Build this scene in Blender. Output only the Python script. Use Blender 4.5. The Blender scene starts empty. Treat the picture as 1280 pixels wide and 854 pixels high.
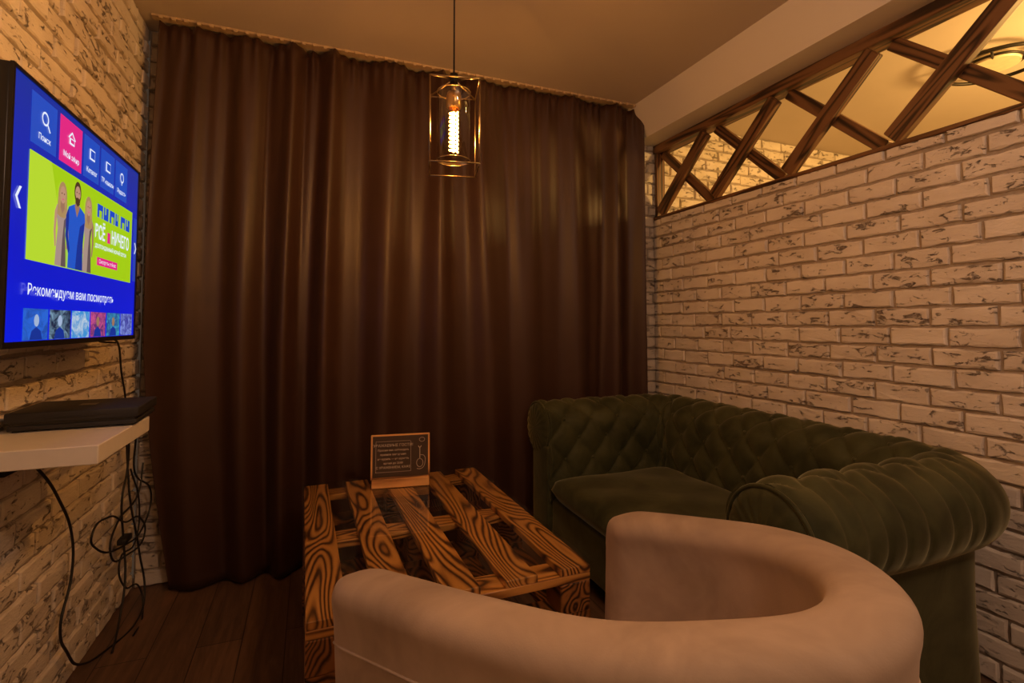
import bpy, bmesh, math, random, bisect
from mathutils import Vector, Matrix
random.seed(7)
S = bpy.context.scene
S.view_settings.view_transform = 'Standard'
COL = S.collection

# ------------------------------------------------------------ helpers
def link(o, parent=None):
    COL.objects.link(o)
    if parent is not None: o.parent = parent
    return o
def empty(name, loc=(0,0,0), rot=(0,0,0)):
    e = bpy.data.objects.new(name, None); e.location = loc; e.rotation_euler = rot
    e.empty_display_size = .1
    return link(e)
def mesh(name, verts, faces, mat=None, parent=None, smooth=False, recalc=True, loc=None, rot=None):
    me = bpy.data.meshes.new(name)
    me.from_pydata([tuple(v) for v in verts], [], faces)
    if recalc:
        bm = bmesh.new(); bm.from_mesh(me)
        bmesh.ops.recalc_face_normals(bm, faces=bm.faces)
        bm.to_mesh(me); bm.free()
    if smooth:
        for p in me.polygons: p.use_smooth = True
    o = bpy.data.objects.new(name, me)
    if mat: me.materials.append(mat)
    if loc: o.location = loc
    if rot: o.rotation_euler = rot
    return link(o, parent)
def box(name, x0,x1,y0,y1,z0,z1, mat, parent=None, bevel=0, seg=2, rot=None):
    cx,cy,cz=(x0+x1)/2,(y0+y1)/2,(z0+z1)/2
    hx,hy,hz=(x1-x0)/2,(y1-y0)/2,(z1-z0)/2
    v=[(a*hx,b*hy,c*hz) for a in(-1,1) for b in(-1,1) for c in(-1,1)]
    f=[(0,1,3,2),(4,6,7,5),(0,4,5,1),(2,3,7,6),(0,2,6,4),(1,5,7,3)]
    o=mesh(name,v,f,mat,parent,loc=(cx,cy,cz),rot=rot)
    if bevel:
        m=o.modifiers.new('bev','BEVEL'); m.width=bevel; m.segments=seg; m.limit_method='ANGLE'
        for p in o.data.polygons: p.use_smooth = seg>1
    return o
def cyl(name, p0, p1, r0, mat, parent=None, r1=None, n=24, cap=True, smooth=True):
    p0=Vector(p0); p1=Vector(p1); r1=r0 if r1 is None else r1
    d=(p1-p0).normalized(); a=d.orthogonal().normalized(); b=d.cross(a)
    v=[]
    for p,r in((p0,r0),(p1,r1)):
        for i in range(n):
            t=2*math.pi*i/n; v.append(p+a*math.cos(t)*r+b*math.sin(t)*r)
    f=[(i,(i+1)%n,n+(i+1)%n,n+i) for i in range(n)]
    if cap: f+= [tuple(range(n))[::-1], tuple(range(n,2*n))]
    o=mesh(name,v,f,mat,parent)
    if smooth:
        for p in o.data.polygons: p.use_smooth = len(p.vertices)==4
    return o
def lathe(name, prof, mat, parent=None, loc=(0,0,0), n=32):
    v=[];f=[]
    for r,z in prof:
        for i in range(n):
            t=2*math.pi*i/n; v.append((r*math.cos(t),r*math.sin(t),z))
    for j in range(len(prof)-1):
        for i in range(n):
            f.append((j*n+i,j*n+(i+1)%n,(j+1)*n+(i+1)%n,(j+1)*n+i))
    return mesh(name,v,f,mat,parent,smooth=True,loc=loc)
def curve(name, pts, r, mat, parent=None, cyclic=False, poly=False):
    c=bpy.data.curves.new(name,'CURVE'); c.dimensions='3D'; c.bevel_depth=r; c.bevel_resolution=2
    if poly:
        s=c.splines.new('POLY'); s.points.add(len(pts)-1)
        for i,p in enumerate(pts): s.points[i].co=(*p,1)
    else:
        s=c.splines.new('BEZIER'); s.bezier_points.add(len(pts)-1)
        for i,p in enumerate(pts):
            b=s.bezier_points[i]; b.co=p; b.handle_left_type=b.handle_right_type='AUTO'
    s.use_cyclic_u=cyclic; c.resolution_u=10
    c.materials.append(mat)
    o=bpy.data.objects.new(name,c); return link(o,parent)

class N:
    def __init__(s,name):
        s.m=bpy.data.materials.new(name); s.m.use_nodes=True; s.t=s.m.node_tree
        s.b=s.t.nodes['Principled BSDF']; s.out=s.t.nodes['Material Output']
    def n(s,typ,**k):
        x=s.t.nodes.new(typ)
        for a,v in k.items(): setattr(x,a,v)
        return x
    def l(s,a,b): s.t.links.new(a,b)
    def ramp(s,src,stops,interp='LINEAR'):
        r=s.n('ShaderNodeValToRGB'); r.color_ramp.interpolation=interp
        e=r.color_ramp.elements
        while len(e)<len(stops): e.new(.5)
        for i,(p,c) in enumerate(stops):
            e[i].position=p; e[i].color=c if len(c)==4 else (*c,1)
        s.l(src,r.inputs[0]); return r.outputs[0]
    def math(s,op,a,b=None):
        m=s.n('ShaderNodeMath',operation=op)
        for i,v in enumerate((a,b)):
            if v is None: continue
            if isinstance(v,(int,float)): m.inputs[i].default_value=v
            else: s.l(v,m.inputs[i])
        return m.outputs[0]
    def mix(s,fac,a,b,mode='MIX'):
        m=s.n('ShaderNodeMix',data_type='RGBA',blend_type=mode)
        for idx,v in ((0,fac),(6,a),(7,b)):
            if isinstance(v,(int,float)): m.inputs[idx].default_value=v
            elif isinstance(v,tuple): m.inputs[idx].default_value=(*v,1) if len(v)==3 else v
            else: s.l(v,m.inputs[idx])
        return m.outputs[2]
    def noise(s,vec,scale,detail=4,rough=.55,dist=0):
        x=s.n('ShaderNodeTexNoise'); x.inputs['Scale'].default_value=scale
        x.inputs['Detail'].default_value=detail; x.inputs['Roughness'].default_value=rough
        x.inputs['Distortion'].default_value=dist
        if vec is not None: s.l(vec,x.inputs['Vector'])
        return x.outputs['Fac']
    def bump(s,h,strength=.5,dist=.01):
        b=s.n('ShaderNodeBump'); b.inputs['Strength'].default_value=strength; b.inputs['Distance'].default_value=dist
        s.l(h,b.inputs['Height']); s.l(b.outputs[0],s.b.inputs['Normal'])
    def base(s,c): 
        if isinstance(c,tuple): s.b.inputs['Base Color'].default_value=(*c,1)
        else: s.l(c,s.b.inputs['Base Color'])
    def map(s,scale=(1,1,1),src='Object'):
        tc=s.n('ShaderNodeTexCoord'); mp=s.n('ShaderNodeMapping'); mp.inputs['Scale'].default_value=scale
        s.l(tc.outputs[src],mp.inputs[0]); return mp.outputs[0]

def simple(name,col,rough=.5,metal=0,noise=.12,sheen=0):
    k=N(name); v=k.map()
    f=k.noise(v,30,3)
    c2=tuple(max(0,c*(1-noise*2)) for c in col)
    k.base(k.mix(f,c2,tuple(min(1,c*(1+noise)) for c in col)))
    k.b.inputs['Roughness'].default_value=rough; k.b.inputs['Metallic'].default_value=metal
    if sheen: k.b.inputs['Sheen Weight'].default_value=sheen
    return k.m
def emit(name,col,st=1.0):
    k=N(name); k.base((0,0,0)); k.b.inputs['Roughness'].default_value=.4
    k.b.inputs['Emission Color'].default_value=(*col,1); k.b.inputs['Emission Strength'].default_value=st
    return k.m

# ---- brick plaster
def brick_mat(name, light=(.87,.82,.77), mid=(.68,.61,.55), dark=(.17,.12,.09), pit=.618, amt=.80):
    k=N(name)
    geo=k.n('ShaderNodeNewGeometry'); sep=k.n('ShaderNodeSeparateXYZ'); k.l(geo.outputs['Position'],sep.inputs[0])
    h=k.math('ADD',sep.outputs[0],sep.outputs[1])
    cmb=k.n('ShaderNodeCombineXYZ'); k.l(h,cmb.inputs[0]); k.l(sep.outputs[2],cmb.inputs[1])
    mp=k.n('ShaderNodeMapping'); mp.inputs['Scale'].default_value=(.45,1,1); k.l(cmb.outputs[0],mp.inputs[0])
    at=k.n('ShaderNodeAttribute'); at.attribute_name='bv'
    vm=k.n('ShaderNodeVectorMath',operation='ADD'); k.l(mp.outputs[0],vm.inputs[0])
    sc=k.n('ShaderNodeVectorMath',operation='SCALE'); k.l(at.outputs['Color'],sc.inputs[0]); sc.inputs[3].default_value=7
    k.l(sc.outputs[0],vm.inputs[1]); v=vm.outputs[0]
    n1=k.noise(v,42,6,.72,.6); n2=k.noise(v,11,3,.5); n3=k.noise(v,140,3,.6)
    pits=k.ramp(k.math('ADD',n1,k.math('MULTIPLY',k.math('SUBTRACT',n2,.5),.34)),[(pit-.03,(0,0,0)),(pit+.05,(1,1,1))])
    c=k.mix(k.ramp(n2,[(.35,(0,0,0)),(.68,(1,1,1))]),light,mid)
    c=k.mix(.35,c,k.mix(at.outputs['Fac'],light,mid))
    c=k.mix(k.math('MULTIPLY',pits,amt),c,dark)
    k.base(c); k.b.inputs['Roughness'].default_value=.85; k.b.inputs['Specular IOR Level'].default_value=.2
    hh=k.math('SUBTRACT',k.math('ADD',k.math('MULTIPLY',n3,.25),k.math('MULTIPLY',n2,.6)),k.math('MULTIPLY',pits,.9))
    k.bump(hh,1.0,.009)
    return k.m
M_brick=brick_mat('white_gypsum_brick')
M_brick_l=brick_mat('left_gypsum_brick',light=(.86,.79,.70),mid=(.66,.58,.49),pit=.612,amt=.70)
def mortar_mat():
    k=N('mortar'); v=k.map(src='Object'); f=k.noise(v,60,4)
    k.base(k.mix(f,(.27,.22,.18),(.50,.44,.38))); k.b.inputs['Roughness'].default_value=.95; k.bump(f,.5,.004); return k.m
M_mortar=mortar_mat()

def plaster(name,a,b):
    k=N(name); v=k.map(); f=k.noise(v,2.2,4); g=k.noise(v,90,3)
    k.base(k.mix(f,a,b)); k.b.inputs['Roughness'].default_value=.75; k.bump(g,.12,.003); return k.m
M_ceil=plaster('ceiling_paint',(.58,.50,.42),(.66,.58,.49))
M_beam=plaster('beam_paint',(.74,.70,.66),(.80,.76,.72))
M_plain=plaster('wall_paint',(.45,.36,.27),(.52,.43,.33))

def floor_mat():
    k=N('laminate'); tc=k.n('ShaderNodeTexCoord')
    mp=k.n('ShaderNodeMapping'); mp.inputs['Rotation'].default_value=(0,0,math.radians(90)); k.l(tc.outputs['Object'],mp.inputs[0])
    br=k.n('ShaderNodeTexBrick'); br.inputs['Scale'].default_value=1; br.inputs['Brick Width'].default_value=1.2; br.inputs['Row Height'].default_value=.16
    br.inputs['Mortar Size'].default_value=.002; br.offset=.37
    br.inputs['Color1'].default_value=(.12,.070,.045,1); br.inputs['Color2'].default_value=(.165,.096,.060,1); br.inputs['Mortar'].default_value=(.03,.018,.012,1)
    k.l(mp.outputs[0],br.inputs[0])
    m2=k.map((14,1.2,1)); g=k.noise(m2,3,6,.65,.8)
    k.base(k.mix(1.0,br.outputs['Color'],k.ramp(g,[(.3,(.6,.6,.6)),(.75,(1.4,1.35,1.3))]),'MULTIPLY'))
    k.b.inputs['Roughness'].default_value=.45; k.bump(g,.15,.002); return k.m
M_floor=floor_mat()

def burnt(name,light=(.64,.31,.08),mid=(.38,.16,.038),dark=(.075,.028,.010),rough=.4,freq=104,axis=1,cross=5.8,along=.95,big=1.0,fine=2.2,stops=(.0,.38,.92)):
    k=N(name); tc=k.n('ShaderNodeTexCoord'); oi=k.n('ShaderNodeObjectInfo')
    sc=[cross]*3; sc[axis]=along
    mp=k.n('ShaderNodeMapping'); mp.inputs['Scale'].default_value=sc; k.l(tc.outputs['Object'],mp.inputs[0])
    r=k.math('MULTIPLY',oi.outputs['Random'],37.0)
    add=k.n('ShaderNodeVectorMath',operation='ADD'); k.l(mp.outputs[0],add.inputs[0])
    cb=k.n('ShaderNodeCombineXYZ'); k.l(r,cb.inputs[0]); k.l(r,cb.inputs[1]); k.l(cb.outputs[0],add.inputs[1])
    n=k.noise(add.outputs[0],1.0,1.5,.4,.3)
    fn=k.noise(add.outputs[0],9,4,.6)
    ph=k.math('ADD',k.math('MULTIPLY',n,freq*1.6),k.math('MULTIPLY',fn,fine))
    s=k.math('ADD',k.math('MULTIPLY',k.math('SINE',ph),.5),.5)
    bg=k.noise(add.outputs[0],1.1,2)
    s2=k.math('ADD',k.math('POWER',s,.8),k.math('MULTIPLY',k.math('SUBTRACT',bg,.5),big))
    k.base(k.ramp(s2,[(stops[0],dark),(stops[1],mid),(stops[2],light)]))
    k.b.inputs['Roughness'].default_value=rough; k.bump(s,.25,.002); return k.m
M_burnt=burnt('burnt_pine')
M_burnt_x=burnt('burnt_pine_cross',axis=0)
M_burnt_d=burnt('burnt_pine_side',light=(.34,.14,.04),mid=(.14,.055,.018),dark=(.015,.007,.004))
M_lat=burnt('lattice_wood',light=(.20,.10,.045),mid=(.11,.052,.023),dark=(.03,.015,.008),rough=.5,freq=26,axis=0,cross=14,along=1.0,big=.5,fine=1.4,stops=(.05,.36,.8))
M_base=burnt('sign_base_wood',light=(.85,.45,.15),mid=(.6,.27,.08),dark=(.2,.08,.02),freq=16,axis=0)

def velvet(name,a,b,rough=.75,sheen=.5,tint=(1,1,1),scale=6):
    k=N(name); v=k.map(); f=k.noise(v,scale,4,.6,.6); g=k.noise(v,260,2)
    k.base(k.mix(k.ramp(f,[(.35,(0,0,0)),(.7,(1,1,1))]),a,b))
    k.b.inputs['Roughness'].default_value=rough; k.b.inputs['Sheen Weight'].default_value=sheen
    k.b.inputs['Sheen Roughness'].default_value=.35; k.b.inputs['Sheen Tint'].default_value=(*tint,1)
    k.b.inputs['Specular IOR Level'].default_value=.15
    k.bump(k.math('ADD',k.math('MULTIPLY',g,.25),f),.25,.004); return k.m
M_green=velvet('green_velvet',(.032,.036,.016),(.078,.083,.038),.6,.6,(.7,.68,.42))
M_cream=velvet('beige_velvet',(.39,.30,.235),(.57,.45,.36),.8,.25,(1,.85,.7),4)
M_curt=velvet('brown_blackout_satin',(.044,.0185,.0105),(.055,.024,.014),.47,.06,(1,.6,.4),2)
M_curt.node_tree.nodes['Principled BSDF'].inputs['Specular IOR Level'].default_value=.45

M_black=simple('black_plastic',(.012,.012,.013),.3)
M_blackm=simple('matte_black_plastic',(.02,.02,.022),.6)
M_cable=simple('cable_rubber',(.012,.011,.011),.5)
M_white=simple('white_laminate',(.80,.77,.73),.35,noise=.03)
M_frame=simple('bronze_wire',(.50,.38,.22),.3,1.0)
M_brass=simple('brass_socket',(.55,.36,.14),.3,1.0)
M_fdark=simple('dark_metal',(.03,.025,.02),.45,.6)
M_tape=simple('curtain_tape',(.62,.46,.28),.7)

def glass(name,tint=(1,1,1),ior=1.45,mult=1.0):
    k=N(name); k.t.nodes.remove(k.b)
    tr=k.n('ShaderNodeBsdfTransparent'); tr.inputs[0].default_value=(*tint,1)
    gl=k.n('ShaderNodeBsdfGlossy'); gl.inputs['Roughness'].default_value=.03
    lw=k.n('ShaderNodeFresnel'); lw.inputs[0].default_value=ior
    g=k.n('ShaderNodeNewGeometry')
    f=k.math('MULTIPLY',k.math('MULTIPLY',lw.outputs[0],mult),k.math('SUBTRACT',1.0,g.outputs['Backfacing']))
    mx=k.n('ShaderNodeMixShader'); k.l(f,mx.inputs[0]); k.l(tr.outputs[0],mx.inputs[1]); k.l(gl.outputs[0],mx.inputs[2])
    k.l(mx.outputs[0],k.out.inputs[0]); return k.m
M_glass=glass('clear_glass',(.93,.90,.84),mult=2.6); M_bulbg=glass('amber_bulb_glass',(1,.86,.62),mult=2.0); M_tglass=glass('table_glass',(.97,.985,.975),1.5,1.3)

# ------------------------------------------------------------ dimensions
HC=2.714; XL=-.765; XR=2.24; YB=2.95; YF=-1.6; XO=5.2; PT=1.985

# ------------------------------------------------------------ brick walls
def brick_wall(name, place, L, z0, z1, mat, seed, lmax=.215, row=.0775, thick=.1):
    rnd=random.Random(seed)
    V=[];F=[];C=[];MI=[]
    def addv(u,v,n,c):
        V.append(place(u,v,n)); C.append(c); return len(V)-1
    i=[addv(u,v,n,.5) for n in(-thick,0) for v in(z0,z1) for u in(0,L)]
    for q in((0,1,3,2),(4,5,7,6),(0,1,5,4),(2,3,7,6),(0,2,6,4),(1,3,7,5)):
        F.append([i[a] for a in q]); MI.append(1)
    gap=.010
    v=z0; r=0
    while v<z1-.01:
        vt=min(v+row,z1+gap/2)
        u=-rnd.uniform(.0,.03)-(lmax/2 if r%2 else 0)
        while u<L:
            ln=lmax*rnd.uniform(.93,1.05)
            a=max(u,0)+gap/2; b=min(u+ln,L)-gap/2
            if b-a>.03:
                c=rnd.random(); dep=.012+rnd.uniform(-.004,.005); k=6
                vb=v+gap/2+rnd.uniform(-.002,.002); vt2=vt-gap/2+rnd.uniform(-.002,.002)
                ring=[]
                for t in range(k+1): ring.append((a+(b-a)*t/k, vb))
                ring.append((b,(vb+vt2)/2))
                for t in range(k,-1,-1): ring.append((a+(b-a)*t/k, vt2))
                ring.append((a,(vb+vt2)/2))
                cu,cv=(a+b)/2,(vb+vt2)/2
                o=[];n=[];m=[]
                for (x,y) in ring:
                    j=rnd.uniform(-.0022,.0022); j2=rnd.uniform(-.003,.003)
                    o.append(addv(x+j,y+j2,0,c))
                    m.append(addv(x+(cu-x)*.02+j,y+(cv-y)*.06+j2,dep*.7,c))
                    ins=rnd.uniform(.10,.30)
                    n.append(addv(x-math.copysign(min(abs(x-cu),.006),x-cu),y+(cv-y)*ins,dep+rnd.uniform(-.0015,.0015),c))
                q=len(ring)
                for e in range(q):
                    F.append([o[e],o[(e+1)%q],m[(e+1)%q],m[e]]); MI.append(0)
                    F.append([m[e],m[(e+1)%q],n[(e+1)%q],n[e]]); MI.append(0)
                F.append(n); MI.append(0)
            u+=ln
        v+=row; r+=1
    o=mesh(name,V,F,mat,recalc=True)
    o.data.materials.append(M_mortar)
    for p,mi in zip(o.data.polygons,MI): p.material_index=mi
    ca=o.data.color_attributes.new('bv','FLOAT_COLOR','POINT')
    for idx,c in enumerate(C): ca.data[idx].color=(c,(c*7.3)%1,(c*3.7)%1,1)
    return o
brick_wall('wall_left', lambda u,v,n:(XL-.012+n,YB-u,v), YB-YF, 0, HC, M_brick_l, 3)
brick_wall('wall_right', lambda u,v,n:(XR+.012-n,YB-u,v), YB-YF, 0, PT, M_brick, 5, thick=.10)
brick_wall('wall_back', lambda u,v,n:(XL+u,YB+.012-n,v), XO-XL, 0, HC, M_brick_l, 9)
brick_wall('wall_far_right', lambda u,v,n:(XO-n,YB-u,v), YB-YF, 0, HC, M_brick, 15)
box('floor',XL-.2,XO+.1,YF-.1,YB+.12,-.1,0,M_floor)
box('ceiling',XL-.2,XO+.1,YF-.1,YB+.12,HC,HC+.1,M_ceil)
box('wall_front',XL-.2,XO+.1,YF-.2,YF-.1,0,HC,M_plain)
BZ=2.515
v=[];
for y in(YF-.1,YB): v+=[(1.985,y,HC),(2.09,y,BZ),(2.36,y,BZ),(2.36,y,HC)]
mesh('trim_ceiling_beam',v,[(0,1,2,3),(4,7,6,5),(0,4,5,1),(1,5,6,2),(2,6,7,3),(3,7,4,0)],M_beam)

# ------------------------------------------------------------ lattice
lat=empty('wooden_lattice',(XR+.05,0,0))
def bar(name,y0,z0,y1,z1,w,dx,th,parent):
    L=math.hypot(y1-y0,z1-z0); ang=math.atan2(z1-z0,y1-y0)
    hx,hy,hz=L/2,w/2,th/2
    v=[(a*hx,b*hy,c*hz) for a in(-1,1) for b in(-1,1) for c in(-1,1)]
    f=[(0,1,3,2),(4,6,7,5),(0,4,5,1),(2,3,7,6),(0,2,6,4),(1,5,7,3)]
    o=mesh(name,v,f,M_lat,parent)
    M=Matrix(((0,0,1,dx),(math.cos(ang),-math.sin(ang),0,(y0+y1)/2),(math.sin(ang),math.cos(ang),0,(z0+z1)/2),(0,0,0,1)))
    o.matrix_local=M
    m=o.modifiers.new('b','BEVEL'); m.width=.004; m.segments=1
    return o
bar('top_rail',YF,BZ-.029,YB-.01,BZ-.029,.056,0,.10,lat)
bar('bottom_rail',YF,PT+.010,YB-.01,PT+.010,.020,-.0,.11,lat)
bar('end_post',YB-.02,PT+.02,YB-.02,BZ-.057,.025,0,.07,lat)
y=YB-.03; i=0
za,zb=PT+.02,BZ-.05
while y>YF+.5:
    y2=y-.507; i+=1
    bar('brace_a_%d'%i,y-.03,za+.025,y2+.03,zb-.025,.078,-.026,.038,lat)
    bar('brace_b_%d'%i,y-.02,zb-.01,y2+.02,za+.01,.058,.016,.034,lat)
    y=y2

# ------------------------------------------------------------ curtain
def curtain():
    nu,nz=820,64; V=[];F=[]
    X0,X1=-.69,2.055; Zb,Zt=.012,HC-.022
    for j in range(nz+1):
        t=j/nz; z=Zb+(Zt-Zb)*t; w=1-t
        for i in range(nu+1):
            s=i/nu; x=X0+(X1-X0)*s
            g=x+.075*math.sin(2.1*x+.6+.9*w)+.035*math.sin(5.3*x+1.5-.8*w)+.014*math.sin(9.7*x+2*w)+.02*w*math.sin(3*x)
            ph=2*math.pi*g*3.9
            am=.025+.013*w+.012*math.sin(x*3.1+.6+.6*w)+.007*math.sin(x*7.3+2)
            y=am*math.sin(ph)+.30*am*math.sin(2*ph+1.3+w*1.2)*(.3+.7*math.sin(x*2.2+1)**2)
            y+=.008*math.sin(ph*2.37+.7)*t**2
            y+=.020*math.sin(x*3.3+2.2*w+.5)*w
            y+=.008*math.sin(2*math.pi*x*19)*max(0,(t-.91)/.09)**1.5
            xx=x+.008*math.cos(ph)*w
            zz=z
            if j==nz: zz+=.004*math.cos(2*math.pi*x*19)
            xx+= .19*math.exp(-s*7)*max(0,w-.55)**1.5*2.4*.7 - .035*math.exp(-s*9)*math.sin(math.pi*t)
            yy=2.815+max(-.068,min(.075,y))
            V.append((xx,yy,zz))
    for j in range(nz):
        for i in range(nu):
            a=j*(nu+1)+i; F.append((a,a+1,a+nu+2,a+nu+1))
    root=empty('curtain')
    o=mesh('cloth',V,F,M_curt,root,smooth=True,recalc=False)
    m=o.modifiers.new('s','SOLIDIFY'); m.thickness=.003
    box('rail',-.72,2.08,2.785,2.83,HC-.010,HC,M_tape,root)
    V=[];F=[]
    x=-.68
    while x<2.05:
        b=len(V); w=.011; zc=HC-.018+random.uniform(-.002,.002)
        for dx,dz in((-w,.012),(-w*.6,-.003),(w*.6,-.003),(w,.012)): V.append((x+dx,2.772,zc+dz)); V.append((x+dx,2.782,zc+dz))
        F+= [(b,b+2,b+4,b+6),(b+1,b+3,b+5,b+7),(b,b+1,b+3,b+2),(b+2,b+3,b+5,b+4),(b+4,b+5,b+7,b+6)]
        x+=.052
    mesh('tape_loops',V,F,M_tape,root)
curtain()

# ------------------------------------------------------------ television
def tv():
    Y0,Y1,Z0,Z1=1.375,2.235,1.198,1.812; X=-.60
    root=empty('television',(X,Y0,Z0),(math.pi/2,0,math.pi/2))
    W=Y1-Y0; H=Z1-Z0
    def lb(name,x0,x1,y0,y1,z0,z1,m,bev=0): return box(name,x0,x1,y0,y1,z0,z1,m,root,bevel=bev)
    lb('housing',0,W,0,H,-.028,-.002,M_black,.004)
    lb('rear_electronics',.18,W-.18,.06,H-.2,-.06,-.028,M_blackm,.006)
    lb('bezel_top',0,W,H-.008,H,-.003,.004,M_black); lb('bezel_bottom',0,W,0,.014,-.003,.004,M_black)
    lb('bezel_side_a',0,.008,.014,H-.008,-.003,.004,M_black); lb('bezel_side_b',W-.008,W,.014,H-.008,-.003,.004,M_black)
    lb('wall_bracket',W/2-.12,W/2+.12,H/2-.12,H/2+.12,-.085,-.06,M_fdark); lb('bracket_arm',W/2-.03,W/2+.03,H/2-.04,H/2+.04,-.148,-.085,M_fdark); lb('wall_plate',W/2-.1,W/2+.1,H/2-.1,H/2+.1,-.155,-.148,M_fdark)
    k=N('screen_blue'); k.base((0,0,0)); v=k.map(); sp=k.n('ShaderNodeSeparateXYZ'); k.l(v,sp.inputs[0])
    g=k.ramp(k.math('DIVIDE',k.math('ADD',sp.outputs[1],H/2),H),[(0,(.002,.012,.70)),(.35,(.003,.01,.55)),(1,(.012,.03,.30))])
    k.l(g,k.b.inputs['Emission Color']); k.b.inputs['Emission Strength'].default_value=1.0; k.b.inputs['Roughness'].default_value=.25
    lb('screen',.008,W-.008,.014,H-.008,-.002,0,k.m)
    e={}
    def E(name,c,s=1.): 
        if name not in e: e[name]=emit('screen_'+name,c,s)
        return e[name]
    cnt=[0]
    def P(pts,m,z,name='graphic'):
        cnt[0]+=1
        return mesh('%s_%d'%(name,cnt[0]),[(x*W,(1-y)*H,z) for x,y in pts],[tuple(range(len(pts)))],m,root,recalc=False)
    def R(u0,v0,u1,v1,m,z=.0006,name='tile'): return P([(u0,v1),(u1,v1),(u1,v0),(u0,v0)],m,z,name)
    def T(txt,u,v,size,m,z=.002,align='LEFT',bold=.0,sx=1.0):
        c=bpy.data.curves.new('caption','FONT'); c.body=txt; c.size=size; c.align_x=align; c.offset=bold
        c.materials.append(m); o=bpy.data.objects.new('caption',c); o.location=(u*W,(1-v)*H,z); o.scale=(sx,1,1); link(o,root)
    wh=E('white',(.8,.85,1)); lb2=E('tile_blue',(.012,.07,.50)); pink=E('pink',(.75,.02,.22)); lime=E('lime',(.36,.60,.008),1.)
    xs=[(.10,.245),(.265,.42),(.435,.565),(.58,.71),(.725,.855)]
    labs=['Поиск','Мой эфир','Каталог','ТВ-каналы','Радость']
    for i,(a,b) in enumerate(xs):
        R(a,.04,b,.235,pink if i==1 else lb2)
        T(labs[i],(a+b)/2,.205,.020,wh,align='CENTER',bold=.0003)
        c=(a+b)/2
        n=16; r=.017
        vo=[(c*W+r*math.cos(2*math.pi*q/n),(1-.115)*H+r*math.sin(2*math.pi*q/n),.002) for q in range(n)]
        vi=[(c*W+r*.72*math.cos(2*math.pi*q/n),(1-.115)*H+r*.72*math.sin(2*math.pi*q/n),.002) for q in range(n)]
        if i in(0,4): mesh('icon_%d'%i,vo+vi,[(q,(q+1)%n,n+(q+1)%n,n+q) for q in range(n)],wh,root,recalc=False)
        if i==0: P([(c+.012,.135),(c+.017,.13),(c+.032,.155),(c+.027,.16)],wh,.002,'icon')
        if i==1:
            P([(c-.026,.112),(c,.082),(c+.026,.112),(c+.021,.116),(c,.092),(c-.021,.116)],wh,.002,'icon'); P([(c-.018,.14),(c+.018,.14),(c+.018,.112),(c-.018,.112)],wh,.002,'icon'); P([(c-.012,.133),(c+.012,.133),(c+.012,.118),(c-.012,.118)],pink,.003,'icon')
        if i in(2,3):
            R(c-.022,.09,c+.022,.14,wh,.002,'icon'); R(c-.017,.097,c+.017,.133,lb2,.003,'icon')
        if i==4: R(c-.003,.138,c+.003,.155,wh,.002,'icon')
    R(.10,.265,.93,.675,lime); P([(.10,.675),(.34,.675),(.22,.265),(.10,.265)],E('lime_light',(.46,.68,.03)),.0012)
    R(.955,.29,.992,.66,E('side_card',(.02,.05,.42)))
    skin=E('skin',(.50,.27,.17)); skin2=E('skin_shade',(.33,.17,.10)); blond=E('blond',(.40,.25,.10)); shirt=E('shirt',(.012,.09,.55)); hair=E('hair',(.07,.035,.015)); shirt2=E('shirt_dark',(.006,.03,.28)); dress=E('dress',(.38,.27,.23)); dressd=E('dress_shade',(.12,.08,.08))
    def F_(pts,cx,s,m,z,name):
        P([(cx+x*s/W,.672-y*s/H) for x,y in pts],m,z,name)
    def oval(cx,cy,rx,ry,n=16): return [(cx+rx*math.cos(2*math.pi*q/n),cy+ry*math.sin(2*math.pi*q/n)) for q in range(n)]
    def woman(cx,s,z):
        F_([(-.62,0),(.62,0),(.50,1.2),(.40,1.9),(.62,2.75),(.60,3.05),(.22,3.22),(-.22,3.22),(-.60,3.05),(-.62,2.75),(-.40,1.9),(-.50,1.2)],cx,s,dress,z,'dress')
        F_([(.05,0),(.62,0),(.50,1.2),(.40,1.9),(.60,2.7),(.25,2.4),(.12,1.3)],cx,s,dressd,z+.0002,'dress_shade')
        F_([(-.60,3.05),(-.80,2.7),(-.86,1.7),(-.70,.9),(-.56,1.0),(-.64,1.75),(-.55,2.5)],cx,s,skin,z+.0004,'arm')
        F_([(.60,3.05),(.80,2.7),(.86,1.7),(.70,.9),(.56,1.0),(.64,1.75),(.55,2.5)],cx,s,skin2,z+.0004,'arm')
        F_(oval(0,3.62,.50,.74),cx,s,blond,z+.0005,'hair'); F_([(-.50,3.5),(.50,3.5),(.56,2.6),(.2,2.5),(-.2,2.5),(-.56,2.6)],cx,s,blond,z+.0005,'hair')
        F_([(-.2,3.5),(.2,3.5),(.24,3.0),(0,2.7),(-.24,3.0)],cx,s,skin2,z+.0007,'neck')
        F_(oval(0,3.68,.32,.45),cx,s,skin,z+.0009,'face')
        for ex in(-.13,.13): F_(oval(ex,3.74,.06,.035,8),cx,s,hair,z+.0011,'eye')
        F_(oval(0,3.45,.09,.03,8),cx,s,pink,z+.0011,'lips')
    woman(.295,.050,.0014); woman(.485,.050,.0014)
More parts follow.
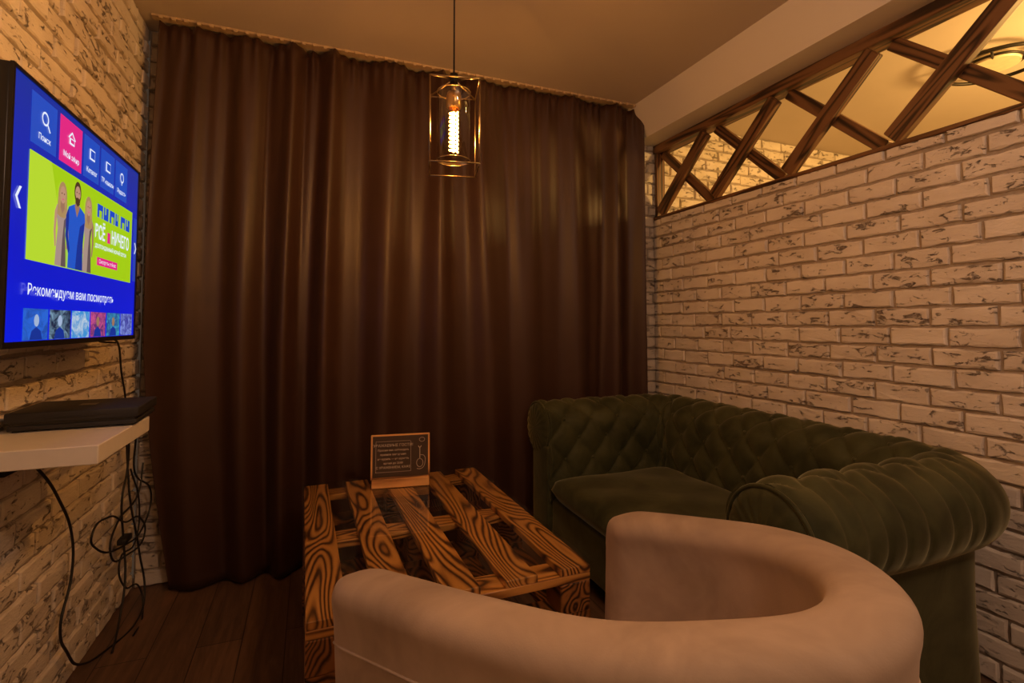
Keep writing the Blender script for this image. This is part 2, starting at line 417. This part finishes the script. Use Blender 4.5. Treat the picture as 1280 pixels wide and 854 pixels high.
    def man(cx,s,z):
        F_([(-.85,0),(.85,0),(.80,1.3),(1.0,2.6),(.92,2.95),(.3,3.2),(-.3,3.2),(-.92,2.95),(-1.0,2.6),(-.80,1.3)],cx,s,shirt,z,'shirt')
        F_([(.0,0),(.85,0),(.80,1.3),(.95,2.5),(.4,2.2),(.15,1.2)],cx,s,shirt2,z+.0002,'shirt_shade')
        F_([(-.92,2.95),(-1.18,2.5),(-1.2,1.5),(-.85,.7),(-.68,.9),(-.92,1.6),(-.86,2.3)],cx,s,shirt2,z+.0003,'sleeve')
        F_([(-.22,3.5),(.22,3.5),(.28,3.1),(0,2.6),(-.28,3.1)],cx,s,skin2,z+.0005,'neck')
        F_(oval(0,3.85,.40,.55),cx,s,hair,z+.0006,'hair')
        F_(oval(0,3.76,.31,.42),cx,s,skin,z+.0008,'face')
        F_([(-.31,3.72),(-.2,3.55),(0,3.6),(.2,3.55),(.31,3.72),(.26,3.3),(0,3.14),(-.26,3.3)],cx,s,hair,z+.0010,'beard')
        for ex in(-.13,.13): F_(oval(ex,3.84,.055,.035,8),cx,s,hair,z+.0011,'eye')
    man(.392,.0545,.0030)
    tb=E('title_blue',(.008,.06,.55))
    for q,(ww) in enumerate((.05,.045,.05,.03,.05,.045)):
        x0=.56+q*.058; R(x0,.325,x0+ww,.39,tb,.0018,'title'); 
        if q%2: R(x0+.012,.325,x0+.02,.362,lime,.0024,'title')
        else: R(x0+.015,.355,x0+ww-.012,.39,lime,.0024,'title')
    T('ВСЁ',.545,.495,.058,wh,bold=.0010,sx=.70); T('НИЧЕГО',.70,.495,.058,wh,bold=.0010,sx=.70); R(.660,.445,.688,.50,pink,.0018)
    T('ДОЛГОЖДАННЫЙ НОВЫЙ СЕЗОН',.55,.54,.016,wh,bold=.0003)
    R(.57,.585,.77,.625,pink,.0018); T('Смотреть сейчас',.585,.614,.017,wh,.003)
    T('Рекомендуем вам посмотреть',.10,.805,.036,wh,z=.006,bold=.0002)
    T('‹',.03,.50,.11,wh); T('›',.958,.50,.09,wh)
    cols=[((.02,.14,.70),(.01,.05,.3)),((.01,.02,.06),(.2,.35,.5)),((.05,.30,.70),(.6,.7,.8)),((.12,.03,.16),(.7,.1,.3)),((.02,.08,.28),(.05,.4,.6)),((.05,.05,.35),(.3,.4,.9))]
    for i,(c1,c2) in enumerate(cols):
        a=.10+i*.146; b=min(a+.136,.985)
        kk=N('poster_%d'%i); kk.base((0,0,0)); vv=kk.map(); f=kk.noise(vv,16+5*i,4,.7,1.5)
        kk.l(kk.ramp(f,[(.42,c1),(.66,c2)]),kk.b.inputs['Emission Color']); kk.b.inputs['Emission Strength'].default_value=.9
        R(a,.855,b,.975,kk.m,.0008,'poster')
    fm=E('poster_fig',(.35,.45,.65))
    for u in(.17,.31,.6,.75):
        P([(u+.014*math.cos(2*math.pi*q/12),.90-.024*math.sin(2*math.pi*q/12)) for q in range(12)],fm if u<.4 else skin2,.0014,'poster_face')
        P([(u-.035,.974),(u+.035,.974),(u+.025,.94),(u,.925),(u-.025,.94)],shirt2,.0012,'poster_body')
tv()

# ------------------------------------------------------------ shelf + console + cables
sh=empty('wall_shelf')
box('board',XL,-.462,1.49,1.90,.920,.965,M_white,sh,bevel=.002,seg=1)
box('batten',XL,XL+.02,1.50,1.87,.900,.920,M_white,sh)
gc=empty('game_console',(-.600,1.850,.965),(0,0,math.radians(3)))
box('lower_shell',-.140,.140,-.115,.115,.004,.018,M_blackm,gc,bevel=.003)
box('groove',-.136,.136,-.111,.111,.018,.024,M_black,gc)
box('upper_shell',-.145,.145,-.12,.12,.024,.052,M_blackm,gc,bevel=.004)
box('disc_slot',-.06,.08,-.1212,-.119,.034,.036,M_black,gc)
box('badge',-.02,.02,-.02,.02,.052,.0526,M_black,gc)
for a in(-.12,.12):
    for b in(-.1,.03): box('foot',a-.01,a+.01,b-.01,b+.01,0,.006,M_black,gc)
ca=empty('power_cables')
W=-.735
curve('tv_cable',[(-.66,2.23,1.20),(-.68,2.36,1.17),(-.70,2.47,1.06),(-.72,2.60,.94),(-.73,2.66,.80),(-.73,2.70,.60)],.0035,M_cable,ca)
curve('tv_cable_b',[(-.66,2.10,1.20),(-.71,2.30,1.185),(-.70,2.40,1.18)],.0035,M_cable,ca)
curve('cable_a',[(-.74,1.80,.86),(W,1.85,.865),(W,1.90,.835),(W,2.05,.70),(W,2.17,.52),(W,2.17,.40),(W,2.10,.27),(W,2.16,.16),(W,2.28,.05),(-.70,2.44,.008),(-.66,2.60,.006),(-.66,2.72,.05),(-.69,2.74,.25),(-.72,2.70,.50),(-.73,2.70,.62)],.0042,M_cable,ca)
curve('cable_b',[(-.54,1.96,.985),(-.56,2.06,.95),(-.66,2.36,.88),(-.71,2.62,.80),(-.72,2.66,.64),(-.72,2.60,.52),(-.72,2.63,.36),(-.70,2.60,.20),(-.69,2.50,.06),(-.68,2.40,.006)],.0042,M_cable,ca)
curve('cable_c',[(-.56,1.96,.98),(-.60,2.15,.92),(-.70,2.68,.76),(-.71,2.72,.60),(-.68,2.86,.46),(-.69,2.80,.34),(-.71,2.60,.33),(-.73,2.36,.42),(-.73,2.32,.48),(-.72,2.45,.50),(-.71,2.62,.42),(-.70,2.78,.38),(-.69,2.82,.30),(-.71,2.66,.27),(-.72,2.48,.36),(-.72,2.55,.44),(-.70,2.74,.50),(-.70,2.80,.62)],.0038,M_cable,ca)
curve('cable_d',[(-.72,2.70,.62),(-.70,2.76,.45),(-.70,2.72,.30),(-.71,2.56,.28),(-.70,2.60,.16),(-.68,2.72,.10),(-.65,2.66,.008),(-.64,2.5,.006)],.0035,M_cable,ca)
box('cable_joint',-.735,-.70,2.60,2.68,.33,.355,M_cable,ca,bevel=.006)
box('wall_socket',XL,XL+.02,1.76,1.86,.845,.875,M_cable,ca,bevel=.003)

# ------------------------------------------------------------ pendant lamp
def torus(name,R,r,z,mat,parent,n=48,m=10):
    V=[];F=[]
    for i in range(n):
        a=2*math.pi*i/n
        for j in range(m):
            b=2*math.pi*j/m; V.append(((R+r*math.cos(b))*math.cos(a),(R+r*math.cos(b))*math.sin(a),z+r*math.sin(b)))
    for i in range(n):
        for j in range(m): F.append((i*m+j,((i+1)%n)*m+j,((i+1)%n)*m+(j+1)%m,i*m+(j+1)%m))
    return mesh(name,V,F,mat,parent,smooth=True)
def pendant(name,x,y,zb,zt,yaw,power):
    root=empty(name,(x,y,0),(0,0,yaw)); s=.083
    c=[(-s,-s),(s,-s),(s,s),(-s,s)]
    r=.0026
    for q,(a,b) in enumerate(c):
        a2,b2=c[(q+1)%4]
        cyl('frame_post_%d'%q,(a,b,zb),(a,b,zt-.03),r,M_frame,root,n=8)
        cyl('frame_low_%d'%q,(a,b,zb),(a2,b2,zb),r,M_frame,root,n=8)
        cyl('frame_top_%d'%q,(a,b,zt-.03),(a2,b2,zt-.03),r,M_frame,root,n=8)
        cyl('frame_arm_%d'%q,(a,b,zt-.03),(0,0,zt),r,M_frame,root,n=8)
    cyl('canopy_cap',(0,0,zt-.012),(0,0,zt+.018),.014,M_fdark,root)
    cyl('cord',(0,0,zt+.018),(0,0,HC-.03),.003,M_cable,root,n=8)
    lathe('ceiling_rose',[(0,HC-.035),(.045,HC-.03),(.055,HC-.012),(.055,HC)],M_fdark,root)
    cyl('socket_stem',(0,0,zt-.055),(0,0,zt-.01),.008,M_brass,root)
    lathe('socket',[(0,zt-.045),(.022,zt-.048),(.026,zt-.06),(.026,zt-.10),(.021,zt-.105)],M_brass,root)
    lathe('glass_shade',[(0.0,zt-.046),(.058,zt-.046),(.058,zt-.050),(.058,zb+.03),(.0,zb+.03)],M_glass,root)
    torus('shade_rim',.058,.0016,zb+.03,M_frame,root); torus('shade_rim_top',.058,.0016,zt-.047,M_frame,root)
    lathe('bulb_glass',[(.013,zt-.10),(.024,zt-.12),(.027,zb+.075),(.020,zb+.052),(0,zb+.045)],M_bulbg,root)
    f=[];n=170
    h0,h1=zb+.060,zt-.116
    for q in range(n+1):
        t=q/n; an=t*2*math.pi*10; f.append((.014*math.cos(an),.014*math.sin(an),h1+(h0-h1)*t))
    curve('filament',f,.0032,emit(name+'_filament',(1,.46,.11),48),root,poly=True)
    cyl('filament_core',(0,0,h0),(0,0,h1),.004,emit(name+'_core',(1,.55,.18),18),root,n=6)
    L=bpy.data.lights.new(name+'_light','POINT'); L.energy=power; L.color=(1,.47,.13); L.shadow_soft_size=.022
    lo=bpy.data.objects.new('bulb_light',L); lo.location=(0,0,(h0+h1)/2); link(lo,root)
pendant('pendant_lamp',.454,1.70,1.79,2.11,math.radians(-12),60)
rl=empty('ring_ceiling_lamp',(3.42,1.545,2.655))
torus('outer_ring',.22,.010,0,M_fdark,rl); torus('inner_ring',.12,.007,.01,M_fdark,rl)
cyl('diffuser',(0,0,-.005),(0,0,.03),.11,simple('ring_diffuser',(.8,.7,.5),.4),rl)
cyl('stem',(0,0,.03),(0,0,HC-2.655),.02,M_fdark,rl)
for q in range(4):
    a=q*math.pi/2+.4; cyl('spoke_%d'%q,(.1*math.cos(a),.1*math.sin(a),.0),(.22*math.cos(a),.22*math.sin(a),0),.006,M_fdark,rl,n=8)

# ------------------------------------------------------------ pallet table
def table():
    L=1.13; Wd=.80; Zt=.53
    root=empty('pallet_table',(.392,1.935,0),(0,0,math.radians(.8)))
    sl=.100; gp=(Wd-5*sl)/4
    for i in range(5):
        x=-Wd/2+sl/2+i*(sl+gp)
        box('top_slat_%d'%(i+1),x-sl/2,x+sl/2,-L/2,L/2,Zt-.028,Zt-.006,M_burnt,root,bevel=.002,seg=1)
    for i,y in enumerate((-L/2+.05,0,L/2-.05)):
        box('cross_board_%d'%(i+1),-Wd/2,Wd/2,y-.05,y+.05,Zt-.052,Zt-.028,M_burnt_x,root,bevel=.002,seg=1)
        for j,x in enumerate((-Wd/2+.05,0,Wd/2-.05)):
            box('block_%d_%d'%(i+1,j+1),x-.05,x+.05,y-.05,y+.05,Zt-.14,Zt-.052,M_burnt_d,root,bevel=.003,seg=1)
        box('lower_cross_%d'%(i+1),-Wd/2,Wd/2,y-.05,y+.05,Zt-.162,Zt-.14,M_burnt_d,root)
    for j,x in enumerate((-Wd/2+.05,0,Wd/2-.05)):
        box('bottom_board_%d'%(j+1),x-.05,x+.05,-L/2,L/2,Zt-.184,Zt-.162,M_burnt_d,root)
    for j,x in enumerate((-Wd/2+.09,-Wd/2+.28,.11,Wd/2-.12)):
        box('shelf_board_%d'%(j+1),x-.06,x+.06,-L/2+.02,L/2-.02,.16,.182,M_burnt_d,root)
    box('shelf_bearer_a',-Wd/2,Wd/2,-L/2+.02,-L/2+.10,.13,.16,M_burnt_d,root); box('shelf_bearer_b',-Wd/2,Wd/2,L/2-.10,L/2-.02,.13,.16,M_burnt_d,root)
    q=0
    for x in(-Wd/2+.045,Wd/2-.045):
        for y in(-L/2+.045,L/2-.045):
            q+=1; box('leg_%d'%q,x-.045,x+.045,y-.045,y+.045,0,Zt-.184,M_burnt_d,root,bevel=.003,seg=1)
    box('glass_top',-Wd/2-.008,Wd/2+.008,-L/2-.008,L/2+.008,Zt-.0055,Zt,M_tglass,root)
table()

# ------------------------------------------------------------ menu stand
def sign():
    root=empty('menu_sign_stand',(.385,2.33,.53),(0,0,math.radians(-8)))
    box('wood_base',-.125,.125,-.03,.03,0,.04,M_base,root,bevel=.003,seg=1)
    p=empty('panel',(0,0,.04),(math.radians(-6),0,0)); p.parent=root
    box('back_board',-.13,.13,.0,.010,-.01,.185,M_base,p,bevel=.002,seg=1)
    k=N('board_print'); v=k.map(); f=k.noise(v,12,4)
    k.base(k.mix(f,(.035,.022,.014),(.10,.06,.035))); k.b.inputs['Roughness'].default_value=.35
    box('print_sheet',-.122,.122,-.002,.0,-.003,.178,k.m,p)
    ink=simple('print_white_ink',(.60,.50,.38),.6)
    DV=[];DF=[]
    def dash(x0,z0,x1,z1,n):
        for i in range(n):
            a=i/n; b=(i+.55)/n
            X0,Z0=x0+(x1-x0)*a,z0+(z1-z0)*a; X1,Z1=x0+(x1-x0)*b,z0+(z1-z0)*b
            w=.0012; dx,dz=(w,0) if abs(x1-x0)<1e-6 else (0,w)
            DV.extend([(X0-dx,-.0025,Z0-dz),(X1-dx,-.0025,Z1-dz),(X1+dx,-.0025,Z1+dz),(X0+dx,-.0025,Z0+dz)])
            b0=len(DV)-4; DF.append((b0,b0+1,b0+2,b0+3))
    dash(-.108,.155,.045,.155,22); dash(-.108,.022,.045,.022,22); dash(-.108,.022,-.108,.155,18); dash(.045,.022,.045,.155,18)
    mesh('dashed_border',DV,DF,ink,p,recalc=False)
    def T(t,x,z,s):
        c=bpy.data.curves.new('text','FONT'); c.body=t; c.size=s; c.align_x='CENTER'; c.materials.append(ink); c.offset=.0002
        o=bpy.data.objects.new('text',c); o.location=(x,-.0028,z); o.rotation_euler=(math.pi/2,0,0); link(o,p)
    for i,(t,s) in enumerate((('УВАЖАЕМЫЕ ГОСТИ!',.0165),('Просим вас соблюдать',.012),('правила заведения:',.012),('не курить — не шуметь',.012),('время до 23:00',.012),('С УВАЖЕНИЕМ, КАФЕ',.014))):
        T(t,-.032,.132-i*.019,s)
    curve('hookah_outline',[(.085,-.003,.125),(.085,-.003,.075)],.002,ink,p)
    curve('hookah_bowl',[(.085+.014*math.cos(a*math.pi/8),-.003,.055+.018*math.sin(a*math.pi/8)) for a in range(16)],.0012,ink,p,cyclic=True)
    curve('hookah_hose',[(.088,-.003,.09),(.104,-.003,.085),(.108,-.003,.055),(.100,-.003,.035),(.085,-.003,.028),(.072,-.003,.03)],.0012,ink,p)
    curve('hookah_head',[(.078,-.003,.13),(.085,-.003,.122),(.092,-.003,.13)],.0015,ink,p)
    curve('badge_ring',[(.095+.012*math.cos(a*math.pi/6),-.003,.157+.009*math.sin(a*math.pi/6)) for a in range(12)],.001,ink,p,cyclic=True)
sign()

# ------------------------------------------------------------ chesterfield sofa
def sofa():
    root=empty('chesterfield_sofa')
    xs,xb,y1,y0,rc=1.19,2.03,2.575,1.045,.16
    path=[]
    def seg(p,q,nrm):
        L=math.hypot(q[0]-p[0],q[1]-p[1]); n=max(2,int(L/.0105))
        for i in range(n): t=i/n; path.append((p[0]+(q[0]-p[0])*t,p[1]+(q[1]-p[1])*t,nrm[0],nrm[1]))
    def arc(cx,cy,a0,a1):
        n=24
        for i in range(n):
            a=a0+(a1-a0)*i/n; path.append((cx+rc*math.cos(a),cy+rc*math.sin(a),math.cos(a),math.sin(a)))
    xn=1.135
    seg((xs,y1),(xb-rc,y1),(0,1)); arc(xb-rc,y1-rc,math.pi/2,0)
    seg((xb,y1-rc),(xb,y0+rc),(1,0)); arc(xb-rc,y0+rc,0,-math.pi/2)
    seg((xb-rc,y0),(xn,y0),(0,-1)); path.append((xn,y0,0,-1))
    prof=[]
    cr,cz,R=.025,.680,.140
    for i in range(28): t=i/28; prof.append((-.122+.007*t,.32+(cz-.32)*t,-1,0))
    for i in range(50):
        a=math.pi-(math.pi+1.15)*i/49; prof.append((cr+R*math.cos(a),cz+R*math.sin(a),math.cos(a),math.sin(a)))
    ex,ez=prof[-1][0],prof[-1][1]
    for i in range(1,22): t=i/21; prof.append((ex-.004*math.sin(math.pi*t),ez+(.07-ez)*t,1,0))
    pl=[0]
    for a,b in zip(prof,prof[1:]): pl.append(pl[-1]+math.hypot(a[0]-b[0],a[1]-b[1]))
    sl=[0]
    for a,b in zip(path,path[1:]): sl.append(sl[-1]+math.hypot(a[0]-b[0],a[1]-b[1]))
    tot=sl[-1]; cw=tot/round(tot/.17); ch=.21; p0=.10
    V=[];F=[]; np_=len(prof)
    def win(x,a,b,f): return max(0,min(1,(x-a)/f))*max(0,min(1,(b-x)/f))
    for i,(x,y,nx,ny) in enumerate(path):
        s=sl[i]
        for j,(o,z,no,nz) in enumerate(prof):
            p=pl[j]; A=s/cw; B=(p-p0)/ch
            tf=(abs(math.sin(math.pi*(A+B)))*abs(math.sin(math.pi*(A-B))))**.42
            wn=win(p,.03,.63,.05)
            d=.028*tf*wn-.011*wn
            w2=win(p,.52,.92,.07)
            d-=.008*w2*(1-abs(math.sin(math.pi*A*2+.5*math.sin(5*s)+.8*math.sin(13*s))))**2.5
            d+=.003*math.sin(9*s+3*p)*win(p,.78,1.25,.1)
            V.append((x+nx*(o+no*d),y+ny*(o+no*d),z+nz*d))
    for i in range(len(path)-1):
        for j in range(np_-1):
            a=i*np_+j; F.append((a,a+1,a+np_+1,a+np_))
    nb=len(path)
    F.append(tuple(range(np_))); F.append(tuple((nb-1)*np_+j for j in range(np_)))
    o=mesh('tufted_back_and_arms',V,F,M_green,root)
    for p in o.data.polygons: p.use_smooth=len(p.vertices)==4
    bv=[];bf=[]
    def button(c,n,r=.011):
        n=Vector(n).normalized(); a=n.orthogonal().normalized(); b=n.cross(a); k=len(bv); m=10
        for rr,h in((1,0),(.8,.005),(.35,.008)):
            for q in range(m):
                t=2*math.pi*q/m; bv.append(Vector(c)+a*math.cos(t)*r*rr+b*math.sin(t)*r*rr+n*h)
        for l in range(2):
            for q in range(m): bf.append((k+l*m+q,k+l*m+(q+1)%m,k+(l+1)*m+(q+1)%m,k+(l+1)*m+q))
        bf.append(tuple(k+2*m+q for q in range(m)))
    for jj in range(-1,6):
        p=p0+jj*ch/2
        if p<.05 or p>.58: continue
        j=min(bisect.bisect(pl,p),np_-1); o_,z_,no,nz=prof[j]
        ii=0
        while ii*cw/2<tot-.02:
            if (ii+jj)%2==0 and ii>0:
                s=ii*cw/2; i=min(bisect.bisect(sl,s),nb-1); x,y,nx,ny=path[i]
                button((x+nx*(o_-no*.009),y+ny*(o_-no*.009),z_-nz*.009),(nx*no,ny*no,nz))
            ii+=1
    mesh('tuft_buttons',bv,bf,M_green,root,smooth=True)
    for tag,yc,sg,xf in(('far',y1,1,xs),('near',y0,-1,xn)):
        V=[];F=[];n=72;rings=[(0,.030),(.25,.028),(.5,.025),(.75,.018),(.92,.009),(1.0,-.004)]
        for rr,h in rings:
            for q in range(n):
                t=2*math.pi*q/n; pleat=.006*abs(math.sin(t*9))*(rr if rr<.95 else 0)
                V.append((xf-h-pleat,yc+sg*cr+R*.99*rr*math.cos(t),cz+R*.99*rr*math.sin(t)))
        for l in range(len(rings)-1):
            for q in range(n): F.append((l*n+q,l*n+(q+1)%n,(l+1)*n+(q+1)%n,(l+1)*n+q))
        mesh('scroll_front_'+tag,V,F,M_green,root,smooth=True)
        curve('scroll_piping_'+tag,[(xf-.004,yc+sg*cr+(R-.001)*math.cos(2*math.pi*q/24),cz+(R-.001)*math.sin(2*math.pi*q/24)) for q in range(24)],.006,M_green,root,cyclic=True)
        a,b=sorted((yc-sg*.112,yc+sg*.078))
        box('arm_front_'+tag,xf-.014,xf+.03,a,b,.08,.60,M_green,root,bevel=.012,seg=3)
    box('front_rail',xs+.015,xs+.08,y0+.1,y1-.1,.08,.33,M_green,root,bevel=.02,seg=3)
    box('seat_deck',xs+.03,xb-.05,y0+.05,y1-.05,.10,.315,M_green,root)
    V=[];F=[];nx_,ny_=30,56;cx0,cx1,cy0,cy1=xs-.005,xb-.09,y0+.118,y1-.118
    for lay in(0,1):
        for i in range(nx_+1):
            for j in range(ny_+1):
                u,v=i/nx_,j/ny_
                e=(max(0,1-(abs(2*u-1))**10)*max(0,1-(abs(2*v-1))**16))**.35
                cr2=.022*math.sin(math.pi*u)*math.sin(math.pi*v)
                z=.385+(e*(.062+cr2)+.004*math.sin(7*v*3.1)*math.sin(u*9) if lay==0 else -e*.062)
                V.append((cx0+(cx1-cx0)*u-(.018*math.sin(math.pi*v)*(1-u)**3),cy0+(cy1-cy0)*v,z))
    st=(nx_+1)*(ny_+1)
    for lay in(0,1):
        for i in range(nx_):
            for j in range(ny_):
                a=lay*st+i*(ny_+1)+j; F.append((a,a+1,a+ny_+2,a+ny_+1))
    o=mesh('seat_cushion',V,F,M_green,root,smooth=True)
    bm=bmesh.new(); bm.from_mesh(o.data); bmesh.ops.remove_doubles(bm,verts=bm.verts,dist=.0005); bmesh.ops.recalc_face_normals(bm,faces=bm.faces); bm.to_mesh(o.data); bm.free()
    q=0
    for x in(xs+.06,xb-.05):
        for y in(y0+.02,y1-.02):
            q+=1; cyl('foot_%d'%q,(x,y,0),(x,y,.09),.022,M_fdark,root,r1=.032)
sofa()

# ------------------------------------------------------------ tub armchair
def chair():
    cx,cy=.59,.90
    root=empty('tub_armchair',(cx,cy,0))
    ctl=[(.083,1.235,.705),(.167,1.075,.733),(.28,.885,.760),(.41,.70,.788),(.555,.59,.812),(.725,.545,.817),(.865,.59,.817),(.953,.72,.807),(.972,.89,.782),(.925,1.08,.743),(.812,1.300,.705)]
    ctl=[Vector((a-cx,b-cy,c)) for a,b,c in ctl]
    pts=[]
    ex=[ctl[0]*2-ctl[1]]+ctl+[ctl[-1]*2-ctl[-2]]
    for k in range(len(ctl)-1):
        p0,p1,p2,p3=ex[k:k+4]
        for q in range(24):
            t=q/24; pts.append(.5*((2*p1)+(p2-p0)*t+(2*p0-5*p1+4*p2-p3)*t*t+(3*p1-p0-3*p2+p3)*t**3))
    pts.append(ctl[-1])
    d=[0]
    for p,q in zip(pts,pts[1:]): d.append(d[-1]+(p-q).length)
    tot=d[-1]; M=120; P=[]; k=0
    for i in range(M+1):
        s=tot*i/M
        while k<len(d)-2 and d[k+1]<s: k+=1
        t=(s-d[k])/(d[k+1]-d[k]+1e-9); P.append(pts[k].lerp(pts[k+1],min(1,t)))
    V=[];F=[];T=.058
    def ring(h):
        r=[(T-.004,.06),(T+.004,.2),(T+.006,.35),(T+.006,h-.13),(T+.004,h-.075)]
        for q in range(13):
            t=q/12*math.pi; r.append(((T+.010)*math.copysign(abs(math.cos(t))**.8,math.cos(t)),h-.048+.048*max(0,math.sin(t))**.8))
        r+= [(-T-.0,h-.075),(-T,h-.13),(-T+.004,.36),(-T+.004,.30)]
        return r
    for i,pp in enumerate(P):
        x,y,h=pp
        p=P[max(0,i-1)]; q=P[min(M,i+1)]; tx,ty=q[0]-p[0],q[1]-p[1]; L=math.hypot(tx,ty)
        nx,ny=-ty/L,tx/L
        if nx*x+ny*(y+.0)<0: nx,ny=-nx,-ny
        e_=min(i,M-i); sc=1.0
        if e_<6: sc=math.sin(math.pi/2*(e_+1.5)/7.5)
        for (o,z) in ring(h):
            fl=.03*(z/h)**1.5
            V.append((x+nx*(o*sc+fl-.02),y+ny*(o*sc+fl-.02),z-(1-sc)*.035*(z/h)))
    np_=len(ring(.7))
    for i in range(M):
        for j in range(np_-1):
            a0=i*np_+j; F.append((a0,a0+1,a0+np_+1,a0+np_))
    F.append(tuple(range(np_))); F.append(tuple(M*np_+j for j in range(np_)))
    o=mesh('curved_shell',V,F,M_cream,root,smooth=True)
    m=o.modifiers.new('sub','SUBSURF'); m.levels=1; m.render_levels=1
    seam=[]
    for i in range(3,M-2,3):
        a0=V[i*np_+3]; seam.append(a0)
    curve('outer_welt',seam,.003,M_cream,root)
    base=[(P[i].x*.86,P[i].y*.86) for i in range(0,M+1,2)]
    e0,e1=base[-1],base[0]
    base2=base+[(e0[0]*(1-t)+e1[0]*t,e0[1]*(1-t)+e1[1]*t+.07*math.sin(math.pi*t)) for t in(.15,.3,.5,.7,.85)]
    V=[];F=[]
    layers=[(.26,.90),(.27,1.0),(.40,1.0),(.425,.97),(.435,.88),(.44,.5)]
    for z,s in layers:
        for (x,y) in base2: V.append((x*s,y*s,z))
    nn=len(base2)
    for l in range(len(layers)-1):
        for q in range(nn): F.append((l*nn+q,l*nn+(q+1)%nn,(l+1)*nn+(q+1)%nn,(l+1)*nn+q))
    F.append(tuple(range(nn))); F.append(tuple((len(layers)-1)*nn+q for q in range(nn)))
    mesh('seat_cushion',V,F,M_cream,root,smooth=True)
    V=[];F=[]
    for z in(.06,.262):
        for (x,y) in base2: V.append((x,y*.97,z))
    for q in range(nn): F.append((q,(q+1)%nn,nn+(q+1)%nn,nn+q))
    F.append(tuple(range(nn))); F.append(tuple(nn+q for q in range(nn)))
    mesh('seat_base',V,F,M_cream,root)
    for q,(x,y) in enumerate(((-.36,.2),(.26,.28),(-.05,-.26),(.28,-.22))):
        cyl('foot_%d'%(q+1),(x,y,0),(x,y,.07),.016,M_fdark,root,r1=.022)
chair()

# ------------------------------------------------------------ lights
def point(name,loc,e,col,size):
    L=bpy.data.lights.new(name,'POINT'); L.energy=e; L.color=col; L.shadow_soft_size=size
    o=bpy.data.objects.new(name,L); o.location=loc; link(o); return o
point('ceiling_light_entry',(.75,-.45,2.40),34,(1,.64,.42),.10)
point('ceiling_light_hall',(3.6,.6,2.2),150,(1,.55,.15),.15)
W_=bpy.data.worlds.new('world'); S.world=W_; W_.use_nodes=True
W_.node_tree.nodes['Background'].inputs[0].default_value=(.5,.32,.2,1); W_.node_tree.nodes['Background'].inputs[1].default_value=.1

# ------------------------------------------------------------ camera
cam=bpy.data.cameras.new('camera'); co=bpy.data.objects.new('camera',cam); link(co)
cam.sensor_width=36; cam.lens=36*635/1280; cam.clip_start=.02
cam.shift_y=-(427-378)/1280
co.location=(0,0,1.25); co.rotation_euler=(math.radians(90+2.5),0,math.radians(-21.6))
S.camera=co
